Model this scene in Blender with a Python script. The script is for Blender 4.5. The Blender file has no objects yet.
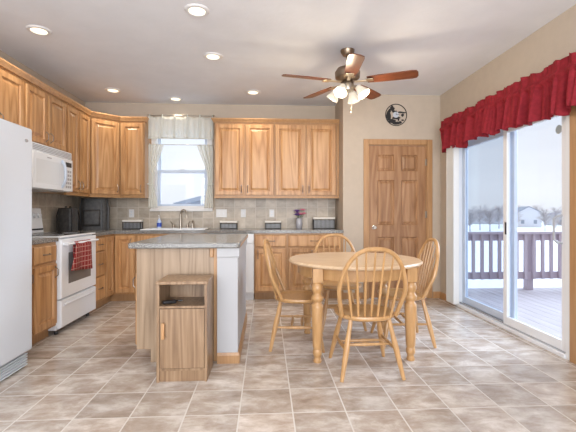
import bpy, bmesh, math, random
from mathutils import Vector, Matrix
PI = math.pi
rnd = random.Random(7)
scn = bpy.context.scene
COL = scn.collection

# ------------------------------------------------------------------ camera, sky, lights, exposure
cam_d = bpy.data.cameras.new('camera'); cam = bpy.data.objects.new('camera', cam_d); COL.objects.link(cam)
cam.location = (0, 0, 1.14); cam.rotation_euler = (PI/2, 0, -math.atan(22/390))
cam_d.sensor_width = 36; cam_d.lens = 390/576*36; cam_d.shift_y = -3/576; cam_d.clip_end = 600
scn.camera = cam
vs = scn.view_settings
vs.view_transform = 'Standard'; vs.look = 'None'; vs.gamma = 1; vs.use_curve_mapping = False
vs.exposure = 0.62
scn.cycles.use_denoising = True
scn.cycles.max_bounces = 8; scn.cycles.diffuse_bounces = 5; scn.cycles.transparent_max_bounces = 12
scn.cycles.sample_clamp_indirect = 4; scn.cycles.caustics_reflective = False; scn.cycles.caustics_refractive = False

w = bpy.data.worlds.new('sky'); scn.world = w; w.use_nodes = True
nt = w.node_tree; bg = nt.nodes['Background']
tc = nt.nodes.new('ShaderNodeTexCoord'); sep = nt.nodes.new('ShaderNodeSeparateXYZ')
nt.links.new(tc.outputs['Generated'], sep.inputs[0])
rp = nt.nodes.new('ShaderNodeValToRGB'); nt.links.new(sep.outputs['Z'], rp.inputs[0])
rp.color_ramp.elements[0].color = (0.90, 0.93, 1.0, 1); rp.color_ramp.elements[0].position = 0.0
rp.color_ramp.elements[1].color = (0.74, 0.83, 1.0, 1); rp.color_ramp.elements[1].position = 0.6
nz = nt.nodes.new('ShaderNodeTexNoise'); nz.inputs['Scale'].default_value = 2.2; nz.inputs['Detail'].default_value = 4
mp = nt.nodes.new('ShaderNodeMapping'); mp.inputs['Scale'].default_value = (1, 1, 4)
nt.links.new(tc.outputs['Generated'], mp.inputs[0]); nt.links.new(mp.outputs[0], nz.inputs[0])
mr = nt.nodes.new('ShaderNodeMapRange'); mr.inputs[1].default_value = .3; mr.inputs[2].default_value = .7
mr.inputs[3].default_value = .92; mr.inputs[4].default_value = 1.06
nt.links.new(nz.outputs['Fac'], mr.inputs[0])
vm = nt.nodes.new('ShaderNodeVectorMath'); vm.operation = 'SCALE'
nt.links.new(rp.outputs[0], vm.inputs[0]); nt.links.new(mr.outputs[0], vm.inputs['Scale'])
nt.links.new(vm.outputs[0], bg.inputs['Color']); bg.inputs['Strength'].default_value = .76

def light(name, kind, loc, rot, energy, color, **kw):
    d = bpy.data.lights.new(name, kind); d.energy = energy; d.color = color
    for k, v in kw.items(): setattr(d, k, v)
    o = bpy.data.objects.new(name, d); o.location = loc; o.rotation_euler = rot; COL.objects.link(o); return o
# veiled winter sun coming in at the patio door
light('sun', 'SUN', (10, 3, 8), (math.radians(60), 0, math.radians(98)), 5.2, (0.74, 0.85, 1.0), angle=math.radians(50))
# added fill light behind the camera, tilted up to brighten room and ceiling
light('rear_fill_light', 'AREA', (-0.1, -2.3, 1.45), (PI/2+.45, 0, 0), 215, (0.93, 0.955, 1.0), shape='RECTANGLE', size=4.4, size_y=2.2)

# ------------------------------------------------------------------ materials
M = {}
def mat(name, color, rough=.5, metal=0, **kw):
    m = bpy.data.materials.new(name); m.use_nodes = True
    b = m.node_tree.nodes['Principled BSDF']
    b.inputs['Base Color'].default_value = (*color, 1); b.inputs['Roughness'].default_value = rough
    b.inputs['Metallic'].default_value = metal
    for k, v in kw.items(): b.inputs[k].default_value = v
    M[name] = m; return m
def N(m, t, **kw):
    n = m.node_tree.nodes.new('ShaderNode'+t)
    for k, v in kw.items(): setattr(n, k, v)
    return n
def L(m, a, b): m.node_tree.links.new(a, b)
def ramp(m, fac, stops):
    r = N(m, 'ValToRGB'); L(m, fac, r.inputs[0]); e = r.color_ramp.elements
    while len(e) < len(stops): e.new(0.5)
    for i, (p, c) in enumerate(stops): e[i].position = p; e[i].color = (*c, 1)
    return r
def bump(m, h, strength=.2, dist=.01):
    b = N(m, 'Bump'); b.inputs['Strength'].default_value = strength; b.inputs['Distance'].default_value = dist
    L(m, h, b.inputs['Height']); L(m, b.outputs[0], m.node_tree.nodes['Principled BSDF'].inputs['Normal'])
def wood(name, c0, c1, c2, rough=.38, scale=(26, 26, 1.6), rings=True, vary=.12):
    m = mat(name, c1, rough); b = m.node_tree.nodes['Principled BSDF']
    t = N(m, 'TexCoord'); oi = N(m, 'ObjectInfo'); add = N(m, 'VectorMath', operation='ADD')
    sc = N(m, 'VectorMath', operation='SCALE'); cm = N(m, 'CombineXYZ')
    L(m, oi.outputs['Random'], cm.inputs[0]); L(m, oi.outputs['Random'], cm.inputs[2])
    L(m, cm.outputs[0], sc.inputs[0]); sc.inputs['Scale'].default_value = 17.0
    L(m, t.outputs['Object'], add.inputs[0]); L(m, sc.outputs[0], add.inputs[1])
    mp = N(m, 'Mapping'); mp.inputs['Scale'].default_value = scale; L(m, add.outputs[0], mp.inputs[0])
    n1 = N(m, 'TexNoise'); n1.inputs['Scale'].default_value = 1.6; n1.inputs['Detail'].default_value = 6; n1.inputs['Roughness'].default_value = .65
    L(m, mp.outputs[0], n1.inputs[0])
    mp2 = N(m, 'Mapping'); mp2.inputs['Scale'].default_value = (scale[0]*.24, scale[1]*.24, scale[2]*.34); L(m, add.outputs[0], mp2.inputs[0])
    n2 = N(m, 'TexNoise'); n2.inputs['Scale'].default_value = 1.0; n2.inputs['Detail'].default_value = 1
    L(m, mp2.outputs[0], n2.inputs[0])
    mu = N(m, 'Math', operation='MULTIPLY'); mu.inputs[1].default_value = 7.0; L(m, n2.outputs['Fac'], mu.inputs[0])
    fr = N(m, 'Math', operation='PINGPONG'); fr.inputs[1].default_value = .5; L(m, mu.outputs[0], fr.inputs[0])
    mx = N(m, 'Mix'); mx.inputs[0].default_value = .34 if rings else .12
    L(m, n1.outputs['Fac'], mx.inputs[2])
    f2 = N(m, 'Math', operation='MULTIPLY'); f2.inputs[1].default_value = 2.0 if rings else 1; L(m, fr.outputs[0], f2.inputs[0]); L(m, f2.outputs[0], mx.inputs[3])
    r = ramp(m, mx.outputs[0], [(.28, c0), (.5, c1), (.72, c2)])
    hs = N(m, 'HueSaturation'); L(m, r.outputs[0], hs.inputs['Color'])
    mrr = N(m, 'MapRange'); mrr.inputs[3].default_value = 1-vary; mrr.inputs[4].default_value = 1+vary*.6
    L(m, oi.outputs['Random'], mrr.inputs[0]); L(m, mrr.outputs[0], hs.inputs['Value'])
    L(m, hs.outputs[0], b.inputs['Base Color']); bump(m, n1.outputs['Fac'], .06, .003)
    return m
wood('oak', (.35, .17, .064), (.475, .255, .108), (.56, .325, .152))
wood('oak_frame', (.37, .19, .072), (.43, .235, .098), (.50, .285, .128), rings=False)  # cabinet body oak, toned darker to paint in the shade between doors
wood('oak_side', (.24, .16, .095), (.33, .23, .145), (.39, .28, .185), scale=(34, 34, 1.3), vary=.04)
wood('oak_cart', (.19, .11, .06), (.27, .17, .095), (.34, .225, .135), scale=(40, 40, 1.8), vary=.04)
wood('oak_trim', (.36, .19, .085), (.44, .25, .115), (.50, .30, .145), rings=False)
wood('oak_door', (.25, .12, .052), (.34, .18, .085), (.42, .235, .12))
wood('beech', (.38, .21, .08), (.47, .27, .115), (.55, .335, .155), rough=.3, scale=(20, 20, 3), rings=False, vary=.06)
wood('beech_top', (.52, .36, .225), (.60, .44, .285), (.66, .50, .34), rough=.25, scale=(3, 30, 8), rings=False, vary=.02)
wood('walnut', (.09, .026, .012), (.14, .042, .019), (.20, .065, .03), rough=.3, scale=(4, 30, 30), rings=False, vary=.03)
mat('white_paint', (.72, .72, .72), .45)
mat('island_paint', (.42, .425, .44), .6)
mat('enamel', (.78, .81, .85), .22)
mat('fridge_enamel', (.66, .72, .80), .35)
mat('plastic_grey', (.33, .34, .36), .4)
mat('black', (.012, .012, .014), .35)
mat('dark_gap', (.02, .02, .022), .7)
mat('nickel', (.42, .37, .31), .3, 1)
mat('pull_metal', (.23, .19, .16), .35, 1)
mat('bronze', (.30, .23, .17), .35, 1)
mat('chrome', (.75, .75, .75), .15, 1)
mat('brass', (.72, .62, .46), .35, 1)
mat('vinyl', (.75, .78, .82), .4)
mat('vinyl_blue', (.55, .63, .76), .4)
mat('blind', (.74, .72, .68), .6)
mat('oven_glass', (.17, .17, .17), .12)
mat('micro_glass', (.72, .75, .78), .18)
mat('cooktop', (.02, .02, .022), .12)
mat('label_blue', (.03, .08, .45), .4)
mat('soap', (.55, .65, .85), .2)
mat('leaf', (.05, .12, .03), .6)
mat('petal_pink', (.75, .22, .32), .6)
mat('petal_purple', (.16, .07, .30), .6)
mat('vase', (.42, .42, .46), .25)
mat('paper', (.8, .77, .72), .7)
mat('wicker', (.02, .017, .015), .6)
mat('sticker', (.30, .34, .36), .5)
mat('silver_label', (.50, .55, .62), .4)
mat('snow', (.86, .88, .92), .8)
mat('far_siding', (.72, .72, .74), .8)
mat('far_roof', (.30, .33, .38), .8)
mat('far_window', (.30, .33, .38), .3)
mat('bark', (.50, .46, .45), .9)
# paint with light texture
def paint(name, c, s=60, bs=.08, rough=.75, blot=.03):
    m = mat(name, c, rough); b = m.node_tree.nodes['Principled BSDF']; t = N(m, 'TexCoord')
    n = N(m, 'TexNoise'); n.inputs['Scale'].default_value = s; n.inputs['Detail'].default_value = 3; L(m, t.outputs['Object'], n.inputs[0])
    bump(m, n.outputs['Fac'], bs, .004)
    n2 = N(m, 'TexNoise'); n2.inputs['Scale'].default_value = s*.2; n2.inputs['Detail'].default_value = 5; L(m, t.outputs['Object'], n2.inputs[0])
    r = ramp(m, n2.outputs['Fac'], [(.3, tuple(x*(1-blot) for x in c)), (.7, tuple(x*(1+blot) for x in c))])
    L(m, r.outputs[0], b.inputs['Base Color'])
paint('wall_paint', (.48, .41, .335))
paint('ceiling_paint', (.76, .78, .82), 22, .35, .9, .025)
def tiles(name, size, offs, ax, tilec, varc, grout, mortar, rough, nscale, bumpy=.3):
    m = mat(name, tilec, rough); b = m.node_tree.nodes['Principled BSDF']; t = N(m, 'TexCoord')
    s = N(m, 'SeparateXYZ'); L(m, t.outputs['Object'], s.inputs[0]); c = N(m, 'CombineXYZ')
    for k in range(2):
        a = N(m, 'Math', operation='SUBTRACT'); a.inputs[1].default_value = offs[k]-200*size; L(m, s.outputs[ax[k]], a.inputs[0])
        d = N(m, 'Math', operation='DIVIDE'); d.inputs[1].default_value = size; L(m, a.outputs[0], d.inputs[0]); L(m, d.outputs[0], c.inputs[k])
    br = N(m, 'TexBrick', offset=0, squash=1); L(m, c.outputs[0], br.inputs['Vector'])
    br.inputs['Scale'].default_value = 1; br.inputs['Brick Width'].default_value = 1; br.inputs['Row Height'].default_value = 1
    br.inputs['Mortar Size'].default_value = mortar; br.inputs['Mortar Smooth'].default_value = .2; br.inputs['Bias'].default_value = 0
    fl = N(m, 'VectorMath', operation='FLOOR'); L(m, c.outputs[0], fl.inputs[0])
    wn = N(m, 'TexWhiteNoise', noise_dimensions='3D'); L(m, fl.outputs[0], wn.inputs['Vector'])
    sc = N(m, 'VectorMath', operation='SCALE'); sc.inputs['Scale'].default_value = 9; L(m, wn.outputs['Color'], sc.inputs[0])
    ad = N(m, 'VectorMath', operation='ADD'); L(m, t.outputs['Object'], ad.inputs[0]); L(m, sc.outputs[0], ad.inputs[1])
    mpp = N(m, 'Mapping'); mpp.inputs['Scale'].default_value = (nscale*.6, nscale, nscale); L(m, ad.outputs[0], mpp.inputs[0])
    n = N(m, 'TexNoise'); n.inputs['Scale'].default_value = 1; n.inputs['Detail'].default_value = 7; n.inputs['Roughness'].default_value = .66; n.inputs['Distortion'].default_value = .25
    L(m, mpp.outputs[0], n.inputs[0])
    r = ramp(m, n.outputs['Fac'], [(.30, varc[0]), (.5, varc[1]), (.68, varc[2])])
    hs = N(m, 'HueSaturation'); L(m, r.outputs[0], hs.inputs['Color'])
    mr = N(m, 'MapRange'); mr.inputs[3].default_value = .84; mr.inputs[4].default_value = 1.12; L(m, wn.outputs['Value'], mr.inputs[0]); L(m, mr.outputs[0], hs.inputs['Value'])
    mx = N(m, 'Mix', data_type='RGBA'); L(m, br.outputs['Fac'], mx.inputs[0]); L(m, hs.outputs[0], mx.inputs[6]); mx.inputs[7].default_value = (*grout, 1)
    L(m, mx.outputs[2], b.inputs['Base Color'])
    inv = N(m, 'Math', operation='SUBTRACT'); inv.inputs[0].default_value = 1; L(m, br.outputs['Fac'], inv.inputs[1])
    bump(m, inv.outputs[0], bumpy, .003)
    rr = N(m, 'MapRange'); rr.inputs[3].default_value = rough; rr.inputs[4].default_value = .8; L(m, br.outputs['Fac'], rr.inputs[0]); L(m, rr.outputs[0], b.inputs['Roughness'])
tiles('floor_tile', .3048, (.153, .086), (0, 1), (.4, .35, .3), [(.30, .23, .18), (.47, .405, .35), (.70, .655, .61)], (.58, .55, .51), .014, .22, 8)
SP = [(.36, .30, .235), (.47, .405, .325), (.56, .495, .41)]
tiles('splash_back', .152, (0.0, .915), (0, 2), SP[1], SP, (.58, .53, .46), .025, .4, 9)
tiles('splash_left', .152, (0.0, .915), (1, 2), SP[1], SP, (.58, .53, .46), .025, .4, 9)
def speck(name):
    m = mat(name, (.3, .3, .3), .16); b = m.node_tree.nodes['Principled BSDF']; t = N(m, 'TexCoord')
    n = N(m, 'TexNoise'); n.inputs['Scale'].default_value = 240; n.inputs['Detail'].default_value = 3; L(m, t.outputs['Object'], n.inputs[0])
    r = ramp(m, n.outputs['Fac'], [(.38, (.04, .038, .035)), (.48, (.16, .155, .145)), (.56, (.25, .245, .23)), (.68, (.50, .48, .45))]); L(m, r.outputs[0], b.inputs['Base Color'])
speck('granite')
def decking():
    m = mat('decking', (.42, .36, .38), .6); b = m.node_tree.nodes['Principled BSDF']; t = N(m, 'TexCoord')
    n = N(m, 'TexNoise'); n.inputs['Scale'].default_value = 3; n.inputs['Detail'].default_value = 4; mp = N(m, 'Mapping'); mp.inputs['Scale'].default_value = (8, .6, 1)
    L(m, t.outputs['Object'], mp.inputs[0]); L(m, mp.outputs[0], n.inputs[0])
    r = ramp(m, n.outputs['Fac'], [(.3, (.43, .39, .41)), (.7, (.54, .50, .53))]); L(m, r.outputs[0], b.inputs['Base Color'])
decking()
mat('rail_paint', (.44, .375, .43), .6)
def cloth(name, c, c2, rough=.9, sheen=.3, trans=0, alpha=1):
    m = mat(name, c, rough); b = m.node_tree.nodes['Principled BSDF']; b.inputs['Sheen Weight'].default_value = sheen
    t = N(m, 'TexCoord'); n = N(m, 'TexNoise'); n.inputs['Scale'].default_value = 30; n.inputs['Detail'].default_value = 4; L(m, t.outputs['Object'], n.inputs[0])
    r = ramp(m, n.outputs['Fac'], [(.3, c), (.7, c2)]); L(m, r.outputs[0], b.inputs['Base Color'])
    if trans:
        out = m.node_tree.nodes['Material Output']; tr = N(m, 'BsdfTranslucent'); tr.inputs[0].default_value = (*c2, 1)
        mx = N(m, 'MixShader'); mx.inputs[0].default_value = trans; L(m, b.outputs[0], mx.inputs[1]); L(m, tr.outputs[0], mx.inputs[2])
        tp = N(m, 'BsdfTransparent'); m2 = N(m, 'MixShader'); m2.inputs[0].default_value = 1-alpha
        L(m, mx.outputs[0], m2.inputs[1]); L(m, tp.outputs[0], m2.inputs[2]); L(m, m2.outputs[0], out.inputs[0])
cloth('red_cloth', (.19, .011, .018), (.27, .018, .028), .75, 0)
M['red_cloth'].node_tree.nodes['Principled BSDF'].inputs['Specular IOR Level'].default_value = .2
cloth('black_cloth', (.016, .015, .015), (.05, .047, .045), .5, .1)
cloth('sheer', (.80, .80, .74), (.86, .86, .80), .8, 0, .55, .62)
cloth('sheer_hem', (.66, .67, .62), (.72, .73, .68), .8, 0, .3, .93)
def plaid():
    m = mat('plaid', (.4, .05, .05), .9); b = m.node_tree.nodes['Principled BSDF']; t = N(m, 'TexCoord'); s = N(m, 'SeparateXYZ'); L(m, t.outputs['Object'], s.inputs[0])
    fs = []
    for a in (0, 2):
        k = N(m, 'Math', operation='MULTIPLY'); k.inputs[1].default_value = 20; L(m, s.outputs[a], k.inputs[0])
        f = N(m, 'Math', operation='FRACT'); L(m, k.outputs[0], f.inputs[0]); r = ramp(m, f.outputs[0], [(0, (.9, .9, .9)), (.12, (0, 0, 0)), (.45, (.25, .25, .25)), (.6, (0, 0, 0))])
        r.color_ramp.interpolation = 'CONSTANT'; fs.append(r)
    ad = N(m, 'Math', operation='ADD'); L(m, fs[0].outputs[0], ad.inputs[0]); L(m, fs[1].outputs[0], ad.inputs[1])
    r = ramp(m, ad.outputs[0], [(0, (.27, .02, .02)), (.5, (.13, .015, .015)), (1, (.50, .33, .28))]); L(m, r.outputs[0], b.inputs['Base Color'])
plaid()
def glass(name, tint, refl=.07, rough=.02):
    m = bpy.data.materials.new(name); m.use_nodes = True; t = m.node_tree; t.nodes.clear()
    o = t.nodes.new('ShaderNodeOutputMaterial'); a = t.nodes.new('ShaderNodeBsdfTransparent'); a.inputs[0].default_value = (*tint, 1)
    g = t.nodes.new('ShaderNodeBsdfGlossy'); g.inputs['Roughness'].default_value = rough; mx = t.nodes.new('ShaderNodeMixShader'); mx.inputs[0].default_value = refl
    t.links.new(a.outputs[0], mx.inputs[1]); t.links.new(g.outputs[0], mx.inputs[2]); t.links.new(mx.outputs[0], o.inputs[0]); M[name] = m
glass('pane', (.97, .98, .99), .04); glass('pane_screen', (.80, .84, .88), .06, .2)
def emit(name, c, s):
    m = bpy.data.materials.new(name); m.use_nodes = True; b = m.node_tree.nodes['Principled BSDF']
    b.inputs['Base Color'].default_value = (*c, 1); b.inputs['Emission Color'].default_value = (*c, 1); b.inputs['Emission Strength'].default_value = s; M[name] = m
emit('lamp_warm', (1, .86, .60), 1.3); emit('shade_glow', (.36, .32, .26), 1.1)

# ------------------------------------------------------------------ mesh helpers
class MB:
    def __init__(s): s.v = []; s.f = []
    def add(s, vs, fs, xf=None):
        n = len(s.v)
        s.v += [tuple(xf @ Vector(p)) if xf else tuple(p) for p in vs]
        s.f += [tuple(n+i for i in f) for f in fs]; return s
    def box(s, x0, x1, y0, y1, z0, z1, xf=None):
        return s.add([(x0,y0,z0),(x1,y0,z0),(x1,y1,z0),(x0,y1,z0),(x0,y0,z1),(x1,y0,z1),(x1,y1,z1),(x0,y1,z1)],
            [(3,2,1,0),(4,5,6,7),(0,1,5,4),(1,2,6,5),(2,3,7,6),(3,0,4,7)], xf)
    def prism(s, pts, z0, z1, xf=None):          # pts counter-clockwise in xy
        n = len(pts)
        return s.add([(x,y,z0) for x,y in pts]+[(x,y,z1) for x,y in pts],
            [tuple(range(n-1,-1,-1)), tuple(range(n,2*n))]+[(i,(i+1)%n,n+(i+1)%n,n+i) for i in range(n)], xf)
    def lathe(s, prof, n=20, xf=None, c=(0,0,0)):       # prof (r,z) bottom to top
        vs = []; fs = []
        for r, z in prof:
            for i in range(n): a = 2*PI*i/n; vs.append((c[0]+r*math.cos(a), c[1]+r*math.sin(a), c[2]+z))
        for k in range(len(prof)-1):
            for i in range(n): j = (i+1)%n; fs.append((k*n+i,k*n+j,(k+1)*n+j,(k+1)*n+i))
        fs.append(tuple(range(n-1,-1,-1))); fs.append(tuple(range((len(prof)-1)*n, len(prof)*n)))
        return s.add(vs, fs, xf)
    def tube(s, pts, rad, n=8, closed=False):
        P = [Vector(p) for p in pts]; m = len(P); R = rad if isinstance(rad, (list, tuple)) else [rad]*m
        vs = []; fs = []; up = None
        for i, p in enumerate(P):
            a = P[(i-1)%m] if (closed or i) else p; b = P[(i+1)%m] if (closed or i < m-1) else p
            t = (b-a).normalized()
            if up is None: up = Vector((0,0,1)) if abs(t.z) < .9 else Vector((1,0,0))
            u = (up - t*up.dot(t)).normalized(); up = u; v = t.cross(u)
            for k in range(n): an = 2*PI*k/n; q = p+(u*math.cos(an)+v*math.sin(an))*R[i]; vs.append(tuple(q))
        for i in range(m if closed else m-1):
            j = (i+1)%m
            for k in range(n): l = (k+1)%n; fs.append((i*n+k,i*n+l,j*n+l,j*n+k))
        if not closed: fs.append(tuple(range(n-1,-1,-1))); fs.append(tuple(range((m-1)*n, m*n)))
        return s.add(vs, fs)
    def rings(s, x0, x1, z0, z1, rr, yb):   # front-facing (-y) nested rings; rr: [(inset, y)], back at yb
        vs = []; fs = []
        for ins, y in [(rr[0][0], yb)]+rr: vs += [(x0+ins,y,z0+ins),(x1-ins,y,z0+ins),(x1-ins,y,z1-ins),(x0+ins,y,z1-ins)]
        k = len(rr)+1
        for a in range(k-1):
            for i in range(4): j = (i+1)%4; fs.append((a*4+i,a*4+j,(a+1)*4+j,(a+1)*4+i))
        fs.append(tuple(range((k-1)*4, k*4))); fs.append((3,2,1,0)); return s.add(vs, fs)
    def sweep(s, path, prof, closed=False):   # path xy list; prof [(out, z)] closed polygon; out = right-hand side of travel
        P = [Vector((p[0], p[1])) for p in path]; m = len(P); n = len(prof); vs = []
        for i, p in enumerate(P):
            d0 = (P[i]-P[i-1]).normalized() if i else None; d1 = (P[i+1]-P[i]).normalized() if i < m-1 else None
            if d0 is None: d0 = d1
            if d1 is None: d1 = d0
            n0 = Vector((d0.y,-d0.x)); n1 = Vector((d1.y,-d1.x)); b = (n0+n1).normalized(); k = 1/max(.3, b.dot(n0))
            for o, z in prof: q = p+b*(o*k); vs.append((q.x,q.y,z))
        fs = [tuple(range(n)), tuple(range((m-1)*n+n-1, (m-1)*n-1, -1))]
        for i in range(m-1):
            for k in range(n): l = (k+1)%n; fs.append((i*n+k,(i+1)*n+k,(i+1)*n+l,i*n+l))
        return s.add(vs, fs)
    def grid(s, fn, nu, nv, thick=None):
        vs = [tuple(fn(i/nu, j/nv)) for j in range(nv+1) for i in range(nu+1)]
        fs = [(j*(nu+1)+i, j*(nu+1)+i+1, (j+1)*(nu+1)+i+1, (j+1)*(nu+1)+i) for j in range(nv) for i in range(nu)]
        return s.add(vs, fs)
    def build(s, name, m, parent=None, bevel=0, smooth=True, angle=35, solid=0, sub=0):
        me = bpy.data.meshes.new(name); me.from_pydata(s.v, [], s.f)
        bm = bmesh.new(); bm.from_mesh(me); bmesh.ops.recalc_face_normals(bm, faces=bm.faces); bm.to_mesh(me); bm.free()
        me.materials.append(M[m] if isinstance(m, str) else m)
        if smooth:
            for p in me.polygons: p.use_smooth = True
            me.set_sharp_from_angle(angle=math.radians(angle))
        o = bpy.data.objects.new(name, me); COL.objects.link(o); o.parent = parent
        if solid: md = o.modifiers.new('s', 'SOLIDIFY'); md.thickness = solid; md.offset = 0
        if bevel: md = o.modifiers.new('b', 'BEVEL'); md.width = bevel; md.segments = 2; md.limit_method = 'ANGLE'; md.angle_limit = math.radians(40); md.harden_normals = False
        if sub: md = o.modifiers.new('u', 'SUBSURF'); md.levels = sub; md.render_levels = sub
        return o
def tag(o, label, cat, group=None, kind=None):
    o['label'] = label; o['category'] = cat
    if group: o['group'] = group
    if kind: o['kind'] = kind
    return o
def thing(name, label, cat, loc=(0,0,0), rz=0, group=None):
    o = bpy.data.objects.new(name, None); o.empty_display_size = .1; COL.objects.link(o); o.location = loc; o.rotation_euler = (0,0,rz)
    return tag(o, label, cat, group)
def struct(o): o['kind'] = 'structure'; return o
def copy_tree(o, parent=None):
    c = o.copy(); COL.objects.link(c); c.parent = parent
    for ch in [x for x in bpy.data.objects if x.parent == o]: copy_tree(ch, c)
    return c
def B(*a): return MB().box(*a)

# ------------------------------------------------------------------ dimensions
XL, XR, YB, YD, ZC, XC = -2.575, 2.34, 5.72, 5.12, 2.72, 1.02   # left wall, right wall, kitchen wall, door wall, ceiling, return corner
Y0 = -2.5
# ------------------------------------------------------------------ room shell
struct(B(XL-.15, XR+.15, Y0, YB+.15, -.12, 0).build('floor', 'floor_tile', smooth=False))
struct(B(XL-.15, XR+.15, Y0, YB+.15, ZC, ZC+.12).build('ceiling', 'ceiling_paint', smooth=False))
struct(B(XL-.15, XL, Y0, YB+.15, 0, ZC).build('wall_left', 'wall_paint', smooth=False))
WX0, WX1, WZ0, WZ1 = -1.60, -.83, 1.20, 2.36
m = MB().box(XL, WX0, YB, YB+.15, 0, ZC).box(WX1, XC, YB, YB+.15, 0, ZC).box(WX0, WX1, YB, YB+.15, 0, WZ0).box(WX0, WX1, YB, YB+.15, WZ1, ZC)
struct(m.build('wall_back', 'wall_paint', smooth=False))
DX0, DX1, DZ = 1.355, 2.165, 2.06
m = MB().box(XC, DX0, YD, YD+.12, 0, ZC).box(DX1, XR+.15, YD, YD+.12, 0, ZC).box(DX0, DX1, YD, YD+.12, DZ, ZC).box(XC, XC+.12, YD+.12, YB+.15, 0, ZC)
struct(m.build('wall_pantry', 'wall_paint', smooth=False))
PY0, PY1, PZ = 2.87, 4.71, 2.06
m = MB().box(XR, XR+.15, Y0, PY0, 0, ZC).box(XR, XR+.15, PY1, YD, 0, ZC).box(XR, XR+.15, PY0, PY1, PZ, ZC)
struct(m.build('wall_right', 'wall_paint', smooth=False))
# tiled backsplash
struct(MB().box(XL+.008, -1.66, YB-.008, YB, .915, 1.37).box(-1.66, -.74, YB-.008, YB, .915, 1.18).box(-.74, XC, YB-.008, YB, .915, 1.37).build('wall_backsplash_back', 'splash_back', smooth=False))
struct(B(XL, XL+.008, 2.98, YB-.008, .915, 1.372).build('wall_backsplash_left', 'splash_left', smooth=False))
# oak baseboards
bp = [(0, 0), (.014, 0), (.014, .065), (.006, .085), (0, .085)]
struct(MB().sweep([(XC, YD), (1.29, YD)], bp).build('baseboard_pantry', 'oak_trim', smooth=False))
struct(MB().sweep([(2.235, YD), (XR, YD), (XR, PY1+.03)], bp).build('baseboard_right', 'oak_trim', smooth=False))
struct(MB().sweep([(XR, PY0-.075), (XR, Y0)], bp).build('baseboard_near', 'oak_trim', smooth=False))

# ------------------------------------------------------------------ pantry door
r = thing('door_1', 'oak six panel door between the kitchen cabinets and the patio door', 'door', ((DX0+DX1)/2, YD, 0)); struct(r)
cs = .07; hw = (DX1-DX0)/2
m = MB()
prof = [(-.012, 0), (-.018, .3), (-.012, .7), (-.006, 1)]
def casing(m, x0, x1, z1, cw, y0=-.016):
    m.box(x0-cw+.008, x0+.008, y0, .0, 0, z1+cw-.008); m.box(x1-.008, x1+cw-.008, y0, .0, 0, z1+cw-.008); m.box(x0+.008, x1-.008, y0, .0, z1-.008, z1+cw-.008)
casing(m, -hw, hw, DZ, cs)
m.build('casing', 'oak_trim', r, bevel=.005)
MB().box(-hw, -hw+.018, 0, .12, 0, DZ).box(hw-.018, hw, 0, .12, 0, DZ).box(-hw+.018, hw-.018, 0, .12, DZ-.018, DZ).build('jamb', 'oak_trim', r, smooth=False)
lx0, lx1, lz1 = -hw+.021, hw-.021, DZ-.022
pan = []
st = .11; mid = .10; pw = ((lx1-lx0)-2*st-mid)/2
zs = [(.22, .82), (.98, 1.58), (1.70, 1.92)]
m = MB(); yF = .012; yP = .020
m.box(lx0, lx1, yF+.02, .047, .008, lz1)
# stiles and rails on the face
m.box(lx0, lx0+st, yF, yF+.02, .008, lz1).box(lx1-st, lx1, yF, yF+.02, .008, lz1)
for a, b in ((.008, .22), (.82, .98), (1.58, 1.70), (1.92, lz1)): 
    m.box(lx0+st, lx1-st, yF, yF+.02, a, b)
for a, b in zs: m.box(lx0+st+pw, lx0+st+pw+mid, yF, yF+.02, a, b)
o = m.build('door_leaf', 'oak_door', r, smooth=False)
for z0, z1 in zs:
    for k in range(2):
        x0 = lx0+st+k*(pw+mid)
        MB().rings(x0, x0+pw, z0, z1, [(0, yF+.001), (.012, yF+.016), (.022, yF+.016), (.045, yF+.003)], yF+.02).build('door_panel', 'oak_door', r, smooth=False)
m = MB().lathe([(.026, 0), (.026, .006), (.010, .008), (.010, .035), (.024, .045), (.028, .058), (.020, .068)], 18, Matrix.Translation((lx0+.06, yF, .95)) @ Matrix.Rotation(PI/2, 4, 'X'))
m.build('knob', 'chrome', r)
for z in (.25, 1.12, 1.82):
    B(lx1-.010, lx1+.016, -.004, yF+.002, z-.045, z+.045).build('hinge', 'nickel', r, bevel=.003)
# ------------------------------------------------------------------ kitchen window
r = thing('window_1', 'white double hung window over the kitchen sink', 'window', (0, YB, 0)); struct(r)
def frame(m, x0, x1, z0, z1, t, y0, y1): m.box(x0, x0+t, y0, y1, z0, z1).box(x1-t, x1, y0, y1, z0, z1).box(x0+t, x1-t, y0, y1, z0, z0+t).box(x0+t, x1-t, y0, y1, z1-t, z1); return m
frame(MB(), WX0, WX1, WZ0, WZ1, .03, .02, .13).build('window_frame', 'vinyl', r, bevel=.003)
zm = 1.745
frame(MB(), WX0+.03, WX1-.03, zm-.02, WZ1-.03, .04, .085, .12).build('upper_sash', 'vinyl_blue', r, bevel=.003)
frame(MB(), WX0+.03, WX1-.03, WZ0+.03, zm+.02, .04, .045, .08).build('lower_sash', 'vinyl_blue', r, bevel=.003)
B(-1.25, -1.18, .035, .06, zm+.02, zm+.035).build('sash_lock', 'vinyl', r, bevel=.003)
B(WX0+.07, WX1-.07, .10, .104, zm, WZ1-.07).build('pane', 'pane', r, smooth=False)
B(WX0+.07, WX1-.07, .060, .064, WZ0+.07, zm-.02).build('pane', 'pane', r, smooth=False)
m = MB(); frame(m, WX0-.055, WX1+.055, WZ0-.02, WZ1+.055, .06, -.014, 0); m.build('casing', 'white_paint', r, bevel=.004)
B(WX0-.06, WX1+.06, -.05, .02, WZ0-.035, WZ0-.005).build('window_sill', 'white_paint', r, bevel=.006)

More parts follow.
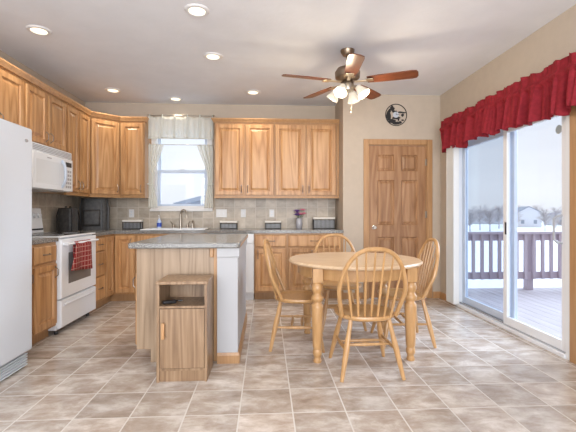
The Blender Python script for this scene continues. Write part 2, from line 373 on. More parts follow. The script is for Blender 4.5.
# ------------------------------------------------------------------ sliding patio door
r = thing('door_2', 'white framed sliding glass patio door opening onto the deck', 'door', (XR, 0, 0)); struct(r)
FT = .05
m = MB().box(-.005, .14, PY0, PY0+FT, 0, PZ).box(-.005, .14, PY1-FT, PY1, 0, PZ).box(-.005, .14, PY0+FT, PY1-FT, PZ-FT, PZ).box(-.012, .14, PY0+FT, PY1-FT, 0, .035)
m.build('door_frame', 'vinyl', r, bevel=.004)
MB().box(.03, .038, PY0+FT, PY1-FT, .035, .052).box(.085, .093, PY0+FT, PY1-FT, .035, .052).build('threshold_track', 'plastic_grey', r, smooth=False)
pm = 3.70
def ypanel(m, x0, x1, y0, y1, z0, z1, t, tb, tt): m.box(x0, x1, y0, y0+t, z0, z1).box(x0, x1, y1-t, y1, z0, z1).box(x0, x1, y0+t, y1-t, z0, z0+tb).box(x0, x1, y0+t, y1-t, z1-tt, z1); return m
p = ypanel(MB(), .01, .045, PY0+FT, pm+.045, .045, PZ-FT-.01, .06, .08, .075).build('sliding_panel', 'vinyl', r, bevel=.004)
B(.022, .030, PY0+FT+.06, pm-.015, .125, PZ-FT-.085).build('pane', 'pane', p, smooth=False)
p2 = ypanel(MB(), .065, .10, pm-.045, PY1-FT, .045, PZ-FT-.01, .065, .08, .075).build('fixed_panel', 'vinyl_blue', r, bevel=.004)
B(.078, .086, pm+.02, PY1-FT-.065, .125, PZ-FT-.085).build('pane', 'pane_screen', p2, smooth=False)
MB().tube([(.012, 2.975, .90), (-.025, 2.98, .905), (-.045, 2.99, .93), (-.045, 2.99, 1.09), (-.025, 2.98, 1.115), (.012, 2.975, 1.12)], .009, 10).build('door_handle', 'plastic_grey', r)
B(.0, .012, 3.69, 3.705, .93, 1.05).build('latch', 'black', r, bevel=.002)
MB().lathe([(.036, 0), (.036, .002)], 24, Matrix.Translation((.021, 3.02, 1.815)) @ Matrix.Rotation(-PI/2, 4, 'Y')).build('round_sticker', 'sticker', p)
# oak casing at the near side, on the wall face
MB().box(-.016, 0, PY0-.072, PY0-.002, 0, PZ+.07).box(-.016, 0, PY0-.002, PY1+.01, PZ+.002, PZ+.07).build('casing', 'oak_trim', r, bevel=.005)

# ------------------------------------------------------------------ cabinets
def pull(m, horizontal, x, z, half=.048, y=-.021):
    a = []
    for i in range(9):
        t = i/8; s = -half+2*half*t; d = -.026*min(1, math.sin(PI*t)*1.6) if 0 < t < 1 else .0
        a.append((x+s, y+d, z) if horizontal else (x, y+d, z+s))
    m.tube(a, [.0052]+[.0045]*7+[.0052], 8)
    for e in (a[0], a[-1]): m.lathe([(.008, 0), (.007, .004)], 10, Matrix.Translation((e[0], y+.001, e[2])) @ Matrix.Rotation(PI/2, 4, 'X'))
    return m
def cab_door(par, x0, x1, z0, z1, hx=None, hz=None, matn='oak', y=0, lab=None):
    rr = [(0, y-.016), (.004, y-.020), (.050, y-.020), (.058, y-.006), (.068, y-.006), (.092, y-.0175)]
    d = MB().rings(x0, x1, z0, z1, rr, y-.001).build('door', matn, par, smooth=False)
    if hx is not None: pull(MB(), False, hx, hz, y=y-.02).build('handle', 'pull_metal', d)
    return d
def drawer(par, x0, x1, z0, z1, matn='oak', y=0, handle=True):
    d = MB().rings(x0, x1, z0, z1, [(0, y-.012), (.010, y-.020)], y-.001).build('drawer', matn, par, smooth=False)
    if handle: pull(MB(), True, (x0+x1)/2, (z0+z1)/2, y=y-.02).build('handle', 'pull_metal', d)
    return d
BD = .60
def base_unit(x, y, rz, w, label, doors=1, drawers=1, stack=0, hside='r', group='oak base cabinets', false=False, dep=BD):
    r = thing('base_cabinet', label, 'cabinet', (x, y, 0), rz, group)
    (MB().box(0, w, 0, .045, .10, .874).box(0, w, .045, dep, .10, .70) if false else B(0, w, 0, dep, .10, .874)).build('body', 'oak_frame', r, smooth=False)
    B(0, w, .07, .09, 0, .10).build('toe_kick', 'oak_trim', r, smooth=False)
    g = .018
    if stack:
        zz = [.125, .345, .525, .69, .852] if stack == 4 else [.125, .40, .69, .852]
        for a, b in zip(zz[:-1], zz[1:]): drawer(r, g, w-g, a+.006, b-.006)
    else:
        dw = (w-2*g-(drawers-1)*.03)/max(1, drawers)
        for k in range(drawers): drawer(r, g+k*(dw+.03), g+k*(dw+.03)+dw, .70, .850, handle=not false)
        dw = (w-2*g-(doors-1)*.012)/doors
        for k in range(doors):
            a = g+k*(dw+.012); hs = hside if doors == 1 else ('r' if k == 0 else 'l')
            cab_door(r, a, a+dw, .125, .675, a+dw-.03 if hs == 'r' else a+.03, .60)
    return r
UD = .325
def upper_unit(x, y, rz, w, z0, label, doors=2, hside='r', dep=UD-.003, z1=2.385, matd='oak'):
    r = thing('wall_cabinet', label, 'cabinet', (x, y, z0), rz, 'oak wall cabinets')
    h = z1-z0
    B(0, w, 0, dep, 0, h).build('body', 'oak_frame', r, smooth=False)
    g = .016; dw = (w-2*g-(doors-1)*.030)/doors
    for k in range(doors):
        a = g+k*(dw+.030); hs = hside if doors == 1 else ('r' if k == 0 else 'l')
        cab_door(r, a, a+dw, .018, h-.03, a+dw-.028 if hs == 'r' else a+.028, .10, matd)
    return r
FX, FY = -1.945, 5.10   # faces of the base runs
LR = PI/2
base_unit(FX, 3.04, LR, .306, 'oak base cabinet tight beside the refrigerator, mostly hidden behind it', hside='r')
base_unit(FX, 3.35, LR, .382, 'oak base cabinet with drawer and door touching the left side of the stove')
base_unit(FX, 4.502, LR, .316, 'narrow oak base cabinet of stacked drawers beyond the stove', stack=3)
# corner cabinet with two leaves
r = thing('corner_base_cabinet', 'oak corner base cabinet with doors meeting in the inner corner', 'cabinet', (0, 0, 0))
XF = FX
m = MB().prism([(XL+.003, 4.82), (XF, 4.82), (XF, FY), (-1.672, FY), (-1.672, YB-.011), (XL+.003, YB-.011)], .10, .874).build('body', 'oak_frame', r, smooth=False)
MB().prism([(XF-.09, 4.82), (XF-.07, 4.82), (XF-.07, FY+.07), (-1.672, FY+.07), (-1.672, FY+.09), (XF-.09, FY+.09)], 0, .10).build('toe_kick', 'oak_trim', r, smooth=False)
o = cab_door(r, .012, .255, .125, .852, None); o.location = (XF, 4.82, 0); o.rotation_euler = (0, 0, LR)
o = cab_door(r, .022, .258, .125, .852, .225, .76, y=0); o.location = (XF, FY, 0)
base_unit(-1.668, FY, 0, .904, 'oak sink base cabinet behind the island', doors=2, drawers=2, false=True)
base_unit(-.152, FY, 0, .428, 'oak base cabinet with one drawer right of the dishwasher', hside='l')
base_unit(.278, FY, 0, .715, 'wide oak base cabinet with one drawer beside the pantry wall', doors=2, drawers=1)
B(.995, XC, FY, YB-.01, 0, .874).build('filler_strip', 'oak_frame', smooth=False)
tag(bpy.data.objects['filler_strip'], 'thin oak filler strip between the last base cabinet and the wall', 'filler')
# dishwasher
r = thing('dishwasher', 'white dishwasher in the back run behind the island', 'dishwasher', (-.762, FY, 0))
B(.004, .604, .0, .60, .09, .872).build('body', 'enamel', r, smooth=False)
B(.006, .602, -.022, -.001, .11, .74).build('door', 'enamel', r, bevel=.006)
cp = B(.006, .602, -.026, -.001, .745, .87).build('control_panel', 'enamel', r, bevel=.006)
B(.2, .41, -.034, -.026, .79, .81).build('handle', 'plastic_grey', cp, bevel=.003)
B(.01, .60, .05, .07, 0, .09).build('toe_kick', 'enamel', r, smooth=False)

# wall cabinets
UX, UY = -2.25, 5.395
upper_unit(UX, 2.98, LR, .772, 1.83, 'short oak wall cabinet above the refrigerator')
upper_unit(UX, 3.755, LR, .763, 1.815, 'short oak wall cabinet above the microwave')
upper_unit(UX, 4.521, LR, .586, 1.37, 'tall oak wall cabinet with two doors right of the microwave')
r = thing('corner_wall_cabinet', 'diagonal oak wall cabinet with one wide door in the corner', 'cabinet', (0, 0, 1.37))
MB().prism([(XL+.003, 5.11), (UX, 5.11), (-1.972, UY), (-1.972, YB-.003), (XL+.003, YB-.003)], 0, 1.015).build('body', 'oak_frame', r, smooth=False)
dl = math.hypot(-1.972-UX, UY-5.11)
o = cab_door(r, .016, dl-.016, .018, .985, dl-.045, .10); o.location = (UX, 5.11, 0); o.rotation_euler = (0, 0, math.atan2(UY-5.11, -1.972-UX))
upper_unit(-1.969, UY, 0, .325, 1.37, 'narrow oak wall cabinet with one door left of the sink window', doors=1, hside='r')
upper_unit(-.705, UY, 0, .822, 1.37, 'tall oak wall cabinet with two doors right of the sink window')
upper_unit(.120, UY, 0, .862, 1.37, 'tall oak wall cabinet with two doors beside the pantry wall')
B(.985, XC-.001, UY, YB-.009, 1.372, 2.385).build('filler_strip', 'oak_frame', smooth=False)
tag(bpy.data.objects['filler_strip.001'], 'thin oak filler between the last wall cabinet and the wall', 'filler')
cr = [(0, 2.3855), (.018, 2.3855), (.022, 2.395), (.042, 2.425), (.042, 2.438), (0, 2.438)]
struct(MB().sweep([(UX, 2.98), (UX, 5.11), (-1.972, UY), (-1.644, UY), (-1.644, YB)], cr).build('trim_1', 'oak_trim', smooth=False))
struct(MB().sweep([(-.705, YB), (-.705, UY), (XC-.002, UY)], cr).build('trim_2', 'oak_trim', smooth=False))
lr_ = [(-.02, 1.345), (.004, 1.345), (.006, 1.3695), (-.02, 1.3695)]
struct(MB().sweep([(UX, 4.521), (UX, 5.11), (-1.972, UY), (-1.644, UY), (-1.644, YB-.012)], lr_).build('trim_3', 'oak_frame', smooth=False))
struct(MB().sweep([(-.705, YB-.012), (-.705, UY), (XC-.002, UY)], lr_).build('trim_4', 'oak_frame', smooth=False))

# countertops
CX, CY = FX+.026, FY-.026
SX0, SX1, SY0, SY1 = -1.62, -.81, 5.17, 5.60
o = B(XL+.010, CX, 3.036, 3.732, .876, .915).build('countertop', 'granite', bevel=.006); tag(o, 'short grey speckled countertop between refrigerator and stove', 'countertop')
m = MB().prism([(XL+.010, 4.501), (CX, 4.501), (CX, CY), (SX0, CY), (SX0, YB-.010), (XL+.010, YB-.010)], .876, .915)
m.box(SX0, SX1, CY, SY0, .876, .915).box(SX0, SX1, SY1, YB-.010, .876, .915).box(SX1, XC-.002, CY, YB-.010, .876, .915)
o = m.build('countertop', 'granite', smooth=False); tag(o, 'long grey speckled countertop running round the corner to the pantry wall', 'countertop')
# sink
r = thing('sink', 'white double bowl sink set in the back countertop under the window', 'sink', (0, 0, .915))
m = MB(); e = .012
x0, x1, y0, y1 = SX0-e, SX1+e, SY0-e, SY1+e
m.box(x0, x1, y0, y0+.035, .0005, .014).box(x0, x1, y1-.035, y1, .0005, .014).box(x0, x0+.035, y0+.035, y1-.035, .0005, .014).box(x1-.035, x1, y0+.035, y1-.035, .0005, .014).box(-1.235, -1.195, y0+.035, y1-.035, -.02, .012)
m.build('rim', 'enamel', r, bevel=.005)
m = MB(); 
for a, b in ((SX0+.004, -1.235), (-1.195, SX1-.004)):
    m.box(a, b, SY0+.004, SY1-.004, -.19, -.18).box(a, a+.01, SY0+.004, SY1-.004, -.18, 0).box(b-.01, b, SY0+.004, SY1-.004, -.18, 0).box(a+.01, b-.01, SY0+.004, SY0+.014, -.18, 0).box(a+.01, b-.01, SY1-.014, SY1-.004, -.18, 0)
m.build('bowl', 'enamel', r, smooth=False)
# faucet
r = thing('faucet', 'nickel gooseneck kitchen faucet with side handles on the sink deck', 'faucet', (-1.215, 5.63, .916))
MB().box(-.13, .13, -.025, .025, 0, .012).build('deck_plate', 'nickel', r, bevel=.005)
sq = (.75, -.66); pts = [(0, 0, .01), (0, 0, .20)]+[(sq[0]*(.07-.07*math.cos(a)), sq[1]*(.07-.07*math.cos(a)), .20+.07*math.sin(a)) for a in [PI*k/8 for k in range(1, 9)]]+[(sq[0]*.14, sq[1]*.14, .15)]
MB().tube(pts, [.016, .012]+[.011]*8+[.012], 12).build('spout', 'nickel', r)
for s in (-1, 1):
    MB().lathe([(.02, 0), (.018, .03), (.012, .045), (.012, .055), (.004, .06)], 14, c=(s*.10, 0, .01)).tube([(s*.10, 0, .06), (s*.125, -.02, .085), (s*.14, -.03, .115)], [.007, .006, .005], 8).build('handle', 'nickel', r)
r2 = MB().lathe([(.017, 0), (.014, .03), (.012, .09), (.016, .105), (.010, .12)], 14).build('spray_nozzle', 'nickel', None); r2.location = (-1.045, 5.63, .916)
tag(r2, 'nickel pull out spray nozzle right of the kitchen faucet', 'faucet sprayer')
# soap bottle
r = thing('soap_bottle', 'clear dish soap bottle with blue label left of the faucet', 'bottle', (-1.515, 5.635, .916))
MB().lathe([(.028, 0), (.032, .01), (.032, .10), (.022, .125), (.011, .135), (.011, .145)], 18).build('bottle_body', 'soap', r)
MB().lathe([(.0328, .03), (.0328, .085)], 18).build('label_band', 'label_blue', r)
MB().lathe([(.013, .145), (.013, .158), (.004, .16), (.004, .185)], 12).tube([(0, 0, .185), (0, -.01, .190), (0, -.035, .185)], .005, 8).build('pump', 'white_paint', r)

# ------------------------------------------------------------------ refrigerator
r = thing('refrigerator', 'tall white refrigerator cut by the left edge of the view', 'refrigerator', (0, 0, 0))
B(XL+.05, -1.815, 2.06, 3.012, .02, 1.755).build('body', 'fridge_enamel', r, bevel=.008)
for a, b in ((2.06, 2.47), (2.477, 3.012)):
    d = B(-1.808, -1.735, a+.002, b-.002, .125, 1.765).build('door', 'fridge_enamel', r, bevel=.016)
    s = b-.06 if b < 2.6 else a+.04
    MB().tube([(-1.735, s, .65), (-1.70, s, .68), (-1.69, s, .9), (-1.69, s, 1.3), (-1.70, s, 1.52), (-1.735, s, 1.55)], .014, 10).build('handle', 'fridge_enamel', d)
m = MB().lathe([(.020, 0), (.018, .004)], 24, Matrix.Translation((-1.735, 2.93, 1.665)) @ Matrix.Rotation(PI/2, 4, 'Y') @ Matrix.Diagonal((.62, 1, 1, 1)))
m.build('badge', 'plastic_grey', r)
g = B(-1.815, -1.79, 2.07, 3.005, .015, .12).build('toe_grille', 'fridge_enamel', r, bevel=.003)
m = MB()
for k in range(5): m.box(-1.79, -1.765, 2.075, 2.995, .018+k*.019, .028+k*.019)
m.build('slats', 'fridge_enamel', g, smooth=False)
B(-1.789, -1.788, 2.08, 2.99, .02, .11).build('grille_gap', 'dark_gap', g, smooth=False)

# ------------------------------------------------------------------ stove
r = thing('stove', 'white freestanding electric stove with oven between oak base cabinets', 'stove', (-1.915, 3.737, 0), LR)
W = .757
B(0, W, .03, .645, .045, .905).build('body', 'enamel', r, bevel=.004)
B(0, W, -.005, .60, .906, .922).build('stove_top', 'enamel', r, bevel=.005)
m = MB(); m.box(.035, W-.035, .045, .58, .9222, .926); m.build('glass_cooktop', 'cooktop', r, bevel=.002)
for bx, by, br in ((.2, .17, .10), (.56, .17, .08), (.2, .44, .08), (.56, .44, .10)):
    MB().tube([(bx+br*math.cos(2*PI*k/24), by+br*math.sin(2*PI*k/24), .9262) for k in range(24)], .0015, 6, closed=True).build('burner_ring', 'plastic_grey', r)
d = MB().rings(.004, W-.004, .335, .895, [(0, .0), (.008, -.012)], .029).build('oven_door', 'enamel', r)
MB().rings(.14, W-.14, .46, .76, [(0, -.0135), (.004, -.0145)], -.0121).build('oven_window', 'oven_glass', d)
m = MB().tube([(.05, -.05, .845), (.38, -.055, .845), (W-.05, -.05, .845)], .012, 12).box(.045, .07, -.05, -.012, .835, .855).box(W-.07, W-.045, -.05, -.012, .835, .855)
m.build('oven_handle', 'enamel', d)
d = MB().rings(.004, W-.004, .065, .322, [(0, .0), (.008, -.012)], .029).build('storage_drawer', 'enamel', r)
B(.06, W-.06, -.024, -.012, .262, .285).build('drawer_lip', 'enamel', d, bevel=.005)
for x in (.03, W-.07):
    for y in (.06, .58): MB().lathe([(.018, 0), (.018, .045)], 10, c=(x+.02, y, 0)).build('foot', 'black', r)
c = MB().prism([(.555, .922), (.645, .922), (.645, 1.195), (.590, 1.195)], 0, W, Matrix(((0,0,1,0),(1,0,0,0),(0,1,0,0),(0,0,0,1)))).build('control_panel', 'enamel', r, bevel=.006)
for x in (.08, .16, W-.16, W-.08):
    MB().lathe([(.032, 0), (.030, .006), (.024, .008), (.022, .032)], 16, Matrix.Translation((x, .579, 1.115)) @ Matrix.Rotation(PI/2+.15, 4, 'X')).build('knob', 'enamel', c)
B(.02, W-.02, .553, .58, .955, .972).build('vent_slot', 'dark_gap', c)
B(.28, .48, .569, .60, 1.09, 1.14).build('clock_display', 'black', c)
# towel
m = MB()
def tw(u, v):
    x = .17+.34*u-.10*max(0, .5-v)*2*(1-u); 
    if v < .5: z = .862-.27*(1-v*2)-.04*u*(1-v*2); y = -.071-.012*math.sin(u*9+v*3)*(1-v)
    else: z = .862-.15*(v*2-1); y = -.043+.012*0
    if abs(v-.5) < .001: y = -.055
    return (x, y, z)
m.grid(tw, 20, 16)
o = m.build('dish_towel', 'plaid', None, solid=.004); o.location = (-1.915, 3.737, 0); o.rotation_euler = (0, 0, LR)
tag(o, 'red plaid dish towel hanging over the oven handle', 'towel')

# ------------------------------------------------------------------ microwave
r = thing('microwave', 'white over the range microwave mounted above the stove', 'microwave', (-2.185, 3.758, 1.372), LR)
W = .756; Hh = .437
B(0, W, .02, .385, 0, Hh).build('body', 'enamel', r, bevel=.003)
g = B(0, W, -.004, .019, Hh-.075, Hh).build('vent_grille', 'enamel', r, bevel=.004)
m = MB()
for k in range(4): m.box(.02, W-.02, -.0075, -.0045, Hh-.064+k*.015, Hh-.058+k*.015)
m.build('slats', 'plastic_grey', g, smooth=False)
d = B(.0, .565, -.018, .019, .004, Hh-.079).build('door', 'enamel', r, bevel=.008)
MB().rings(.05, .475, .06, .29, [(0, -.0195), (.006, -.0195), (.012, -.0182)], -.0181).build('window', 'micro_glass', d)
MB().tube([(.525, -.018, .04), (.510, -.045, .07), (.500, -.062, .12), (.497, -.068, .18), (.500, -.062, .24), (.510, -.045, .29), (.525, -.018, .32)], .015, 12).build('handle', 'vinyl_blue', d)
c = B(.568, W, -.016, .019, .004, Hh-.079).build('control_panel', 'enamel', r, bevel=.006)
B(.60, W-.03, -.0175, -.0161, .27, .32).build('display', 'black', c)
m = MB()
for i in range(3):
    for j in range(5): m.box(.605+i*.042, .635+i*.042, -.0172, -.0161, .04+j*.042, .065+j*.042)
m.build('keypad', 'plastic_grey', c, smooth=False)
MB().box(.24, .32, -.0193, -.0181, .315, .325).build('badge', 'plastic_grey', d)

# ------------------------------------------------------------------ island
IX0, IX1, IY0, IY1 = -.985, -.215, 3.035, 4.18
r = thing('kitchen_island', 'oak kitchen island cabinet with wood grain end panel', 'island', (0, 0, 0))
m = MB().box(IX0, -.372, IY0+.02, IY1, .10, .873); m.build('body', 'oak_frame', r, smooth=False)
MB().prism([(IX0, .10), (IX0+.105, .10), (IX0+.105, 0), (-.372, 0), (-.372, .873), (IX0, .873)], IY0, IY0+.02, Matrix(((1,0,0,0),(0,0,1,0),(0,1,0,0),(0,0,0,1)))).build('end_panel', 'oak_side', r, smooth=False)
B(IX0+.105, IX0+.125, IY0+.02, IY1, 0, .10).build('toe_kick', 'oak_trim', r, smooth=False)
for k in range(2):
    a = IY0+.03+k*.56
    d = cab_door(r, 0, .54, .125, .675, .51 if k == 0 else .03, .60); d.location = (IX0, a+.54, 0); d.rotation_euler = (0, 0, -LR)
    d = drawer(r, 0, .54, .70, .85); d.location = (IX0, a+.54, 0); d.rotation_euler = (0, 0, -LR)
# corner stile and small corbel
m = MB().box(-.400, -.373, IY0-.012, IY0-.0005, 0, .873); m.build('corner_stile', 'oak_trim', r, bevel=.003)
B(-.432, -.4005, IY0-.02, IY0-.0005, .80, .873).build('corbel', 'oak_trim', r, bevel=.006)
r = thing('island_pony_wall', 'white painted half wall along the right side of the island', 'half wall', (0, 0, 0))
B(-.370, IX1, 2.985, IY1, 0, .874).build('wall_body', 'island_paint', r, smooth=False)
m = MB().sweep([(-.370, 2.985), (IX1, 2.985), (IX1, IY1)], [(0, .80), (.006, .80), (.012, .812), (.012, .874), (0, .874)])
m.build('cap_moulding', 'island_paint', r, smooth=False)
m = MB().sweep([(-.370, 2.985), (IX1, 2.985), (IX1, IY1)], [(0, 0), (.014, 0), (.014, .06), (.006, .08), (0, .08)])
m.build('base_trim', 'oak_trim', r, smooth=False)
pts = [(-1.02, 2.945), (-.215, 2.945), (-.193, 2.967), (-.193, 4.205), (-1.02, 4.205)]
o = MB().prism(pts, .875, .917).build('countertop', 'granite', bevel=.008); tag(o, 'grey speckled countertop on the kitchen island', 'countertop')

# ------------------------------------------------------------------ small cabinet in front of island
r = thing('small_cabinet', 'small oak veneer cabinet with open shelf against the island', 'cabinet', (-.735, 2.665, 0))
W, D_, H_ = .338, .30, .675
t = .018
m = MB().box(0, t, 0, D_, 0, H_-t).box(W-t, W, 0, D_, 0, H_-t).box(t, W-t, D_-.006, D_, .02, H_-t).box(t, W-t, .004, D_-.006, .075, .09).build('carcass', 'oak_cart', r, smooth=False)
B(-.004, W+.004, -.006, D_, H_-t, H_+.004).build('top', 'oak_cart', r, bevel=.004)
B(t, W-t, .003, D_-.006, .497, .512).build('shelf', 'oak_cart', r, smooth=False)
B(t, W-t, .012, .026, 0, .075).build('plinth', 'oak_cart', r, smooth=False)
d = B(t+.003, W-t-.003, -.002, .016, .093, .494).build('door', 'oak_cart', r, bevel=.002)
MB().box(t+.02, t+.040, -.024, -.002, .30, .315).box(t+.02, t+.040, -.024, -.002, .385, .40).box(t+.018, t+.042, -.032, -.020, .295, .405).build('handle', 'oak_trim', d, bevel=.006)
r = thing('handheld_gadget', 'black handheld gadget lying on the open shelf of the small cabinet', 'gadget', (-.672, 2.74, .514), .5)
B(-.04, .05, -.02, .02, 0, .022).build('gadget_body', 'black', r, bevel=.006)
MB().tube([(.045, 0, .012), (.07, .02, .010), (.10, .01, .008)], .005, 6).build('cord', 'black', r)

# ------------------------------------------------------------------ table
TX, TY = .757, 3.33
r = thing('dining_table', 'round light wood dining table with turned legs', 'table', (TX, TY, 0))
R_ = .562
MB().lathe([(R_-.03, .718), (R_-.008, .722), (R_, .732), (R_, .738), (R_-.008, .748), (R_-.02, .75)], 72).build('tabletop', 'beech_top', r)
n = 64; ra, rb = .485, .465
m = MB(); vs = []; 
for z in (.63, .7175):
    for q in (ra, rb):
        vs += [(q*math.cos(2*PI*i/n), q*math.sin(2*PI*i/n), z) for i in range(n)]
fs = []
for i in range(n):
    j = (i+1)%n
    fs += [(i,j,2*n+j,2*n+i), (n+j,n+i,3*n+i,3*n+j), (j,i,n+i,n+j), (2*n+i,2*n+j,3*n+j,3*n+i)]
m.add(vs, fs).build('apron', 'beech', r)
leg_p = [(.030, 0), (.033, .012), (.026, .03), (.0265, .045), (.033, .055), (.036, .07), (.034, .09), (.030, .10), (.036, .12), (.044, .34), (.047, .42), (.046, .435), (.034, .45), (.032, .46), (.045, .475), (.048, .49), (.045, .505), (.034, .52), (.033, .53), (.044, .55), (.046, .57), (.040, .59), (.036, .60), (.042, .615)]
for sx in (-1, 1):
    for sy in (-1, 1):
        MB().lathe(leg_p, 16, c=(sx*.364, sy*.36, 0)).box(sx*.364-.038, sx*.364+.038, sy*.36-.038, sy*.36+.038, .612, .7175).build('leg', 'beech', r)

# ------------------------------------------------------------------ chairs
def make_chair(label, loc, rz):    # faces +y
    r = thing('windsor_chair', label, 'chair', loc, rz, 'bow back chairs round the dining table')
    # seat
    out = []
    for k in range(48):
        a = 2*PI*k/48; c, s = math.cos(a), math.sin(a)
        x = .215*math.copysign(abs(c)**.8, c); y = .205*math.copysign(abs(s)**.85, s)
        x *= 1+.07*(y/.2)
        out.append((x, y))
    m = MB(); n = len(out); vs = []
    for sc, z in ((.86, .388), (.97, .399), (1.0, .413), (.985, .425), (.93, .428), (.75, .419), (.45, .413), (.15, .411)):
        vs += [(x*sc, y*sc, z+(.008 if (y*sc > .1 and sc < .8) else 0)) for x, y in out]
    fs = [tuple(range(n-1, -1, -1)), tuple(range(7*n, 8*n))]
    for a in range(7):
        for i in range(n): j = (i+1)%n; fs.append((a*n+i, a*n+j, (a+1)*n+j, (a+1)*n+i))
    m.add(vs, fs).build('seat', 'beech', r)
    tilt = .26; by = -.155; zb = .417
    def P(u, h): return (u, by-.02*(1-(u/.2)**2 if abs(u) < .2 else 0)-(h*math.sin(tilt)), zb+h*math.cos(tilt))
    bow = []
    Ht = .50
    for k in range(41):
        a = PI*k/40; c = math.cos(a); s = math.sin(a)
        u = .240*math.copysign(abs(c)**.8, c); h = Ht*(s**.72) if s > 0 else 0
        u *= (.80+.20*min(1, h/.20)); 
        bow.append((u, by+.035*(1-min(1, h/.2))-h*math.sin(tilt), zb+h*math.cos(tilt)))
    MB().tube(bow, .0155, 10).build('back_bow', 'beech', r)
    for k in range(7):
        f = (k-3)/3; u0 = f*.135; u1 = f*.190
        # bow height at u1
        best = min(bow[8:33], key=lambda p: abs(p[0]-u1))
        a = Vector((u0, by-.018, zb)); b = Vector((u1, best[1], best[2]))
        MB().tube([a, a.lerp(b, .3), a.lerp(b, .6), b], [.0075, .010, .008, .006], 8).build('spindle', 'beech', r)
    feet = {}
    for sx in (-1, 1):
        for sy in (-1, 1):
            t = Vector((sx*.135, sy*.135-.005, .397)); b = Vector((sx*.215, sy*.225-.005*sy, 0)); feet[(sx, sy)] = (t, b)
            pts = [b.lerp(t, q) for q in (0, .1, .35, .5, .6, .68, .72, .85, 1)]
            MB().tube(pts, [.0125, .0145, .019, .0205, .020, .018, .016, .016, .014], 10).build('leg', 'beech', r)
    def at(k, h): t, b = feet[k]; return b.lerp(t, h/.397)
    def stretch(a, b):
        MB().tube([a, a.lerp(b, .2), a.lerp(b, .42), a.lerp(b, .5), a.lerp(b, .58), a.lerp(b, .8), b], [.007, .010, .012, .015, .012, .010, .007], 8).build('stretcher', 'beech', r)
    for sx in (-1, 1): stretch(at((sx, -1), .19), at((sx, 1), .19))
    l0, l1 = at((-1, -1), .19), at((-1, 1), .19); r0, r1 = at((1, -1), .19), at((1, 1), .19)
    for q in (.38, .62): stretch(l0.lerp(l1, q), r0.lerp(r1, q))
    return r
c0 = make_chair('light wood bow back chair nearest the camera, its back to us', (.722, 2.83, 0), math.radians(1))
for lab, loc, rz in (('light wood bow back chair left of the table, facing right', (.275, 3.40, 0), math.radians(-96)),
                     ('light wood bow back chair right of the table, facing left', (1.215, 3.44, 0), math.radians(88)),
                     ('light wood bow back chair behind the table, facing the camera', (.745, 3.93, 0), math.radians(181))):
    c = copy_tree(c0); c['label'] = lab; c.location = loc; c.rotation_euler = (0, 0, rz)

# ------------------------------------------------------------------ ceiling fan
FXc, FYc = .79, 3.75
r = thing('ceiling_fan', 'bronze ceiling fan with five reddish wood blades over the table', 'ceiling fan', (FXc, FYc, ZC))
MB().lathe([(.012, -.055), (.045, -.05), (.066, -.02), (.068, 0)], 28).build('canopy', 'bronze', r)
MB().lathe([(.012, -.17), (.012, -.05)], 12).build('downrod', 'bronze', r)
MB().lathe([(.06, -.300), (.09, -.295), (.118, -.268), (.122, -.215), (.10, -.180), (.05, -.160), (.02, -.155)], 32).build('motor_housing', 'bronze', r)
MB().lathe([(.035, -.40), (.062, -.395), (.07, -.36), (.06, -.325), (.05, -.306)], 28).build('switch_housing', 'nickel', r)
for k in range(5):
    a = math.radians(-95+72*k)
    ir = MB().box(.07, .20, -.016, .016, -.318, -.308).box(.18, .25, -.045, .045, -.316, -.3105).build('blade_iron', 'paper', None, bevel=.003)
    ir.data.materials[0] = M['brass']; ir.parent = r; ir.rotation_euler = (0, 0, a)
    pts = [(.19, -.052), (.30, -.062), (.60, -.070), (.64, -.062), (.655, -.03), (.655, .03), (.64, .062), (.60, .070), (.30, .062), (.19, .052)]
    b = MB().prism(pts, -.004, .004).build('blade', 'walnut', r, bevel=.002)
    b.rotation_euler = Matrix.Rotation(a, 3, 'Z').to_euler()
    b.matrix_local = Matrix.Rotation(a, 4, 'Z') @ Matrix.Translation((0, 0, -.305)) @ Matrix.Rotation(math.radians(-12), 4, 'X')
for k in range(4):
    a = math.radians(45+90*k+10); ca, sa = math.cos(a), math.sin(a)
    arm = MB().tube([(ca*.05, sa*.05, -.365), (ca*.09, sa*.09, -.36), (ca*.115, sa*.115, -.38)], .010, 8).build('lamp_arm', 'nickel', r)
    xf = Matrix.Translation((ca*.105, sa*.105, -.372)) @ Matrix.Rotation(a, 4, 'Z') @ Matrix.Rotation(math.radians(142), 4, 'Y')
    prof = [(.022, 0), (.030, .015), (.036, .035), (.044, .06), (.056, .085), (.063, .105)]
    n = 24; vs = []; fs = []
    for i, (q, z) in enumerate(prof):
        for j in range(n): t2 = 2*PI*j/n; qq = q*(1+.05*math.cos(6*t2)*(i/5)); vs.append((qq*math.cos(t2), qq*math.sin(t2), z))
    for i in range(len(prof)-1):
        for j in range(n): l = (j+1)%n; fs.append((i*n+j, i*n+l, (i+1)*n+l, (i+1)*n+j))
    MB().add(vs, fs, xf).build('lamp_shade', 'shade_glow', r, solid=.003)
    MB().lathe([(.010, .01), (.022, .04), (.026, .06), (.018, .08), (.004, .088)], 14, xf).build('bulb', 'lamp_warm', r)
    lp = xf @ Vector((0, 0, .13))
    l = light('fan_bulb_light', 'POINT', (FXc+lp.x, FYc+lp.y, ZC+lp.z), (0, 0, 0), 5.5, (1, .83, .60), shadow_soft_size=.04)
MB().tube([(.03, -.03, -.40), (.03, -.03, -.60)], .0015, 5).lathe([(.006, 0), (.006, .025)], 8, c=(.03, -.03, -.625)).build('pull_chain', 'brass', r)

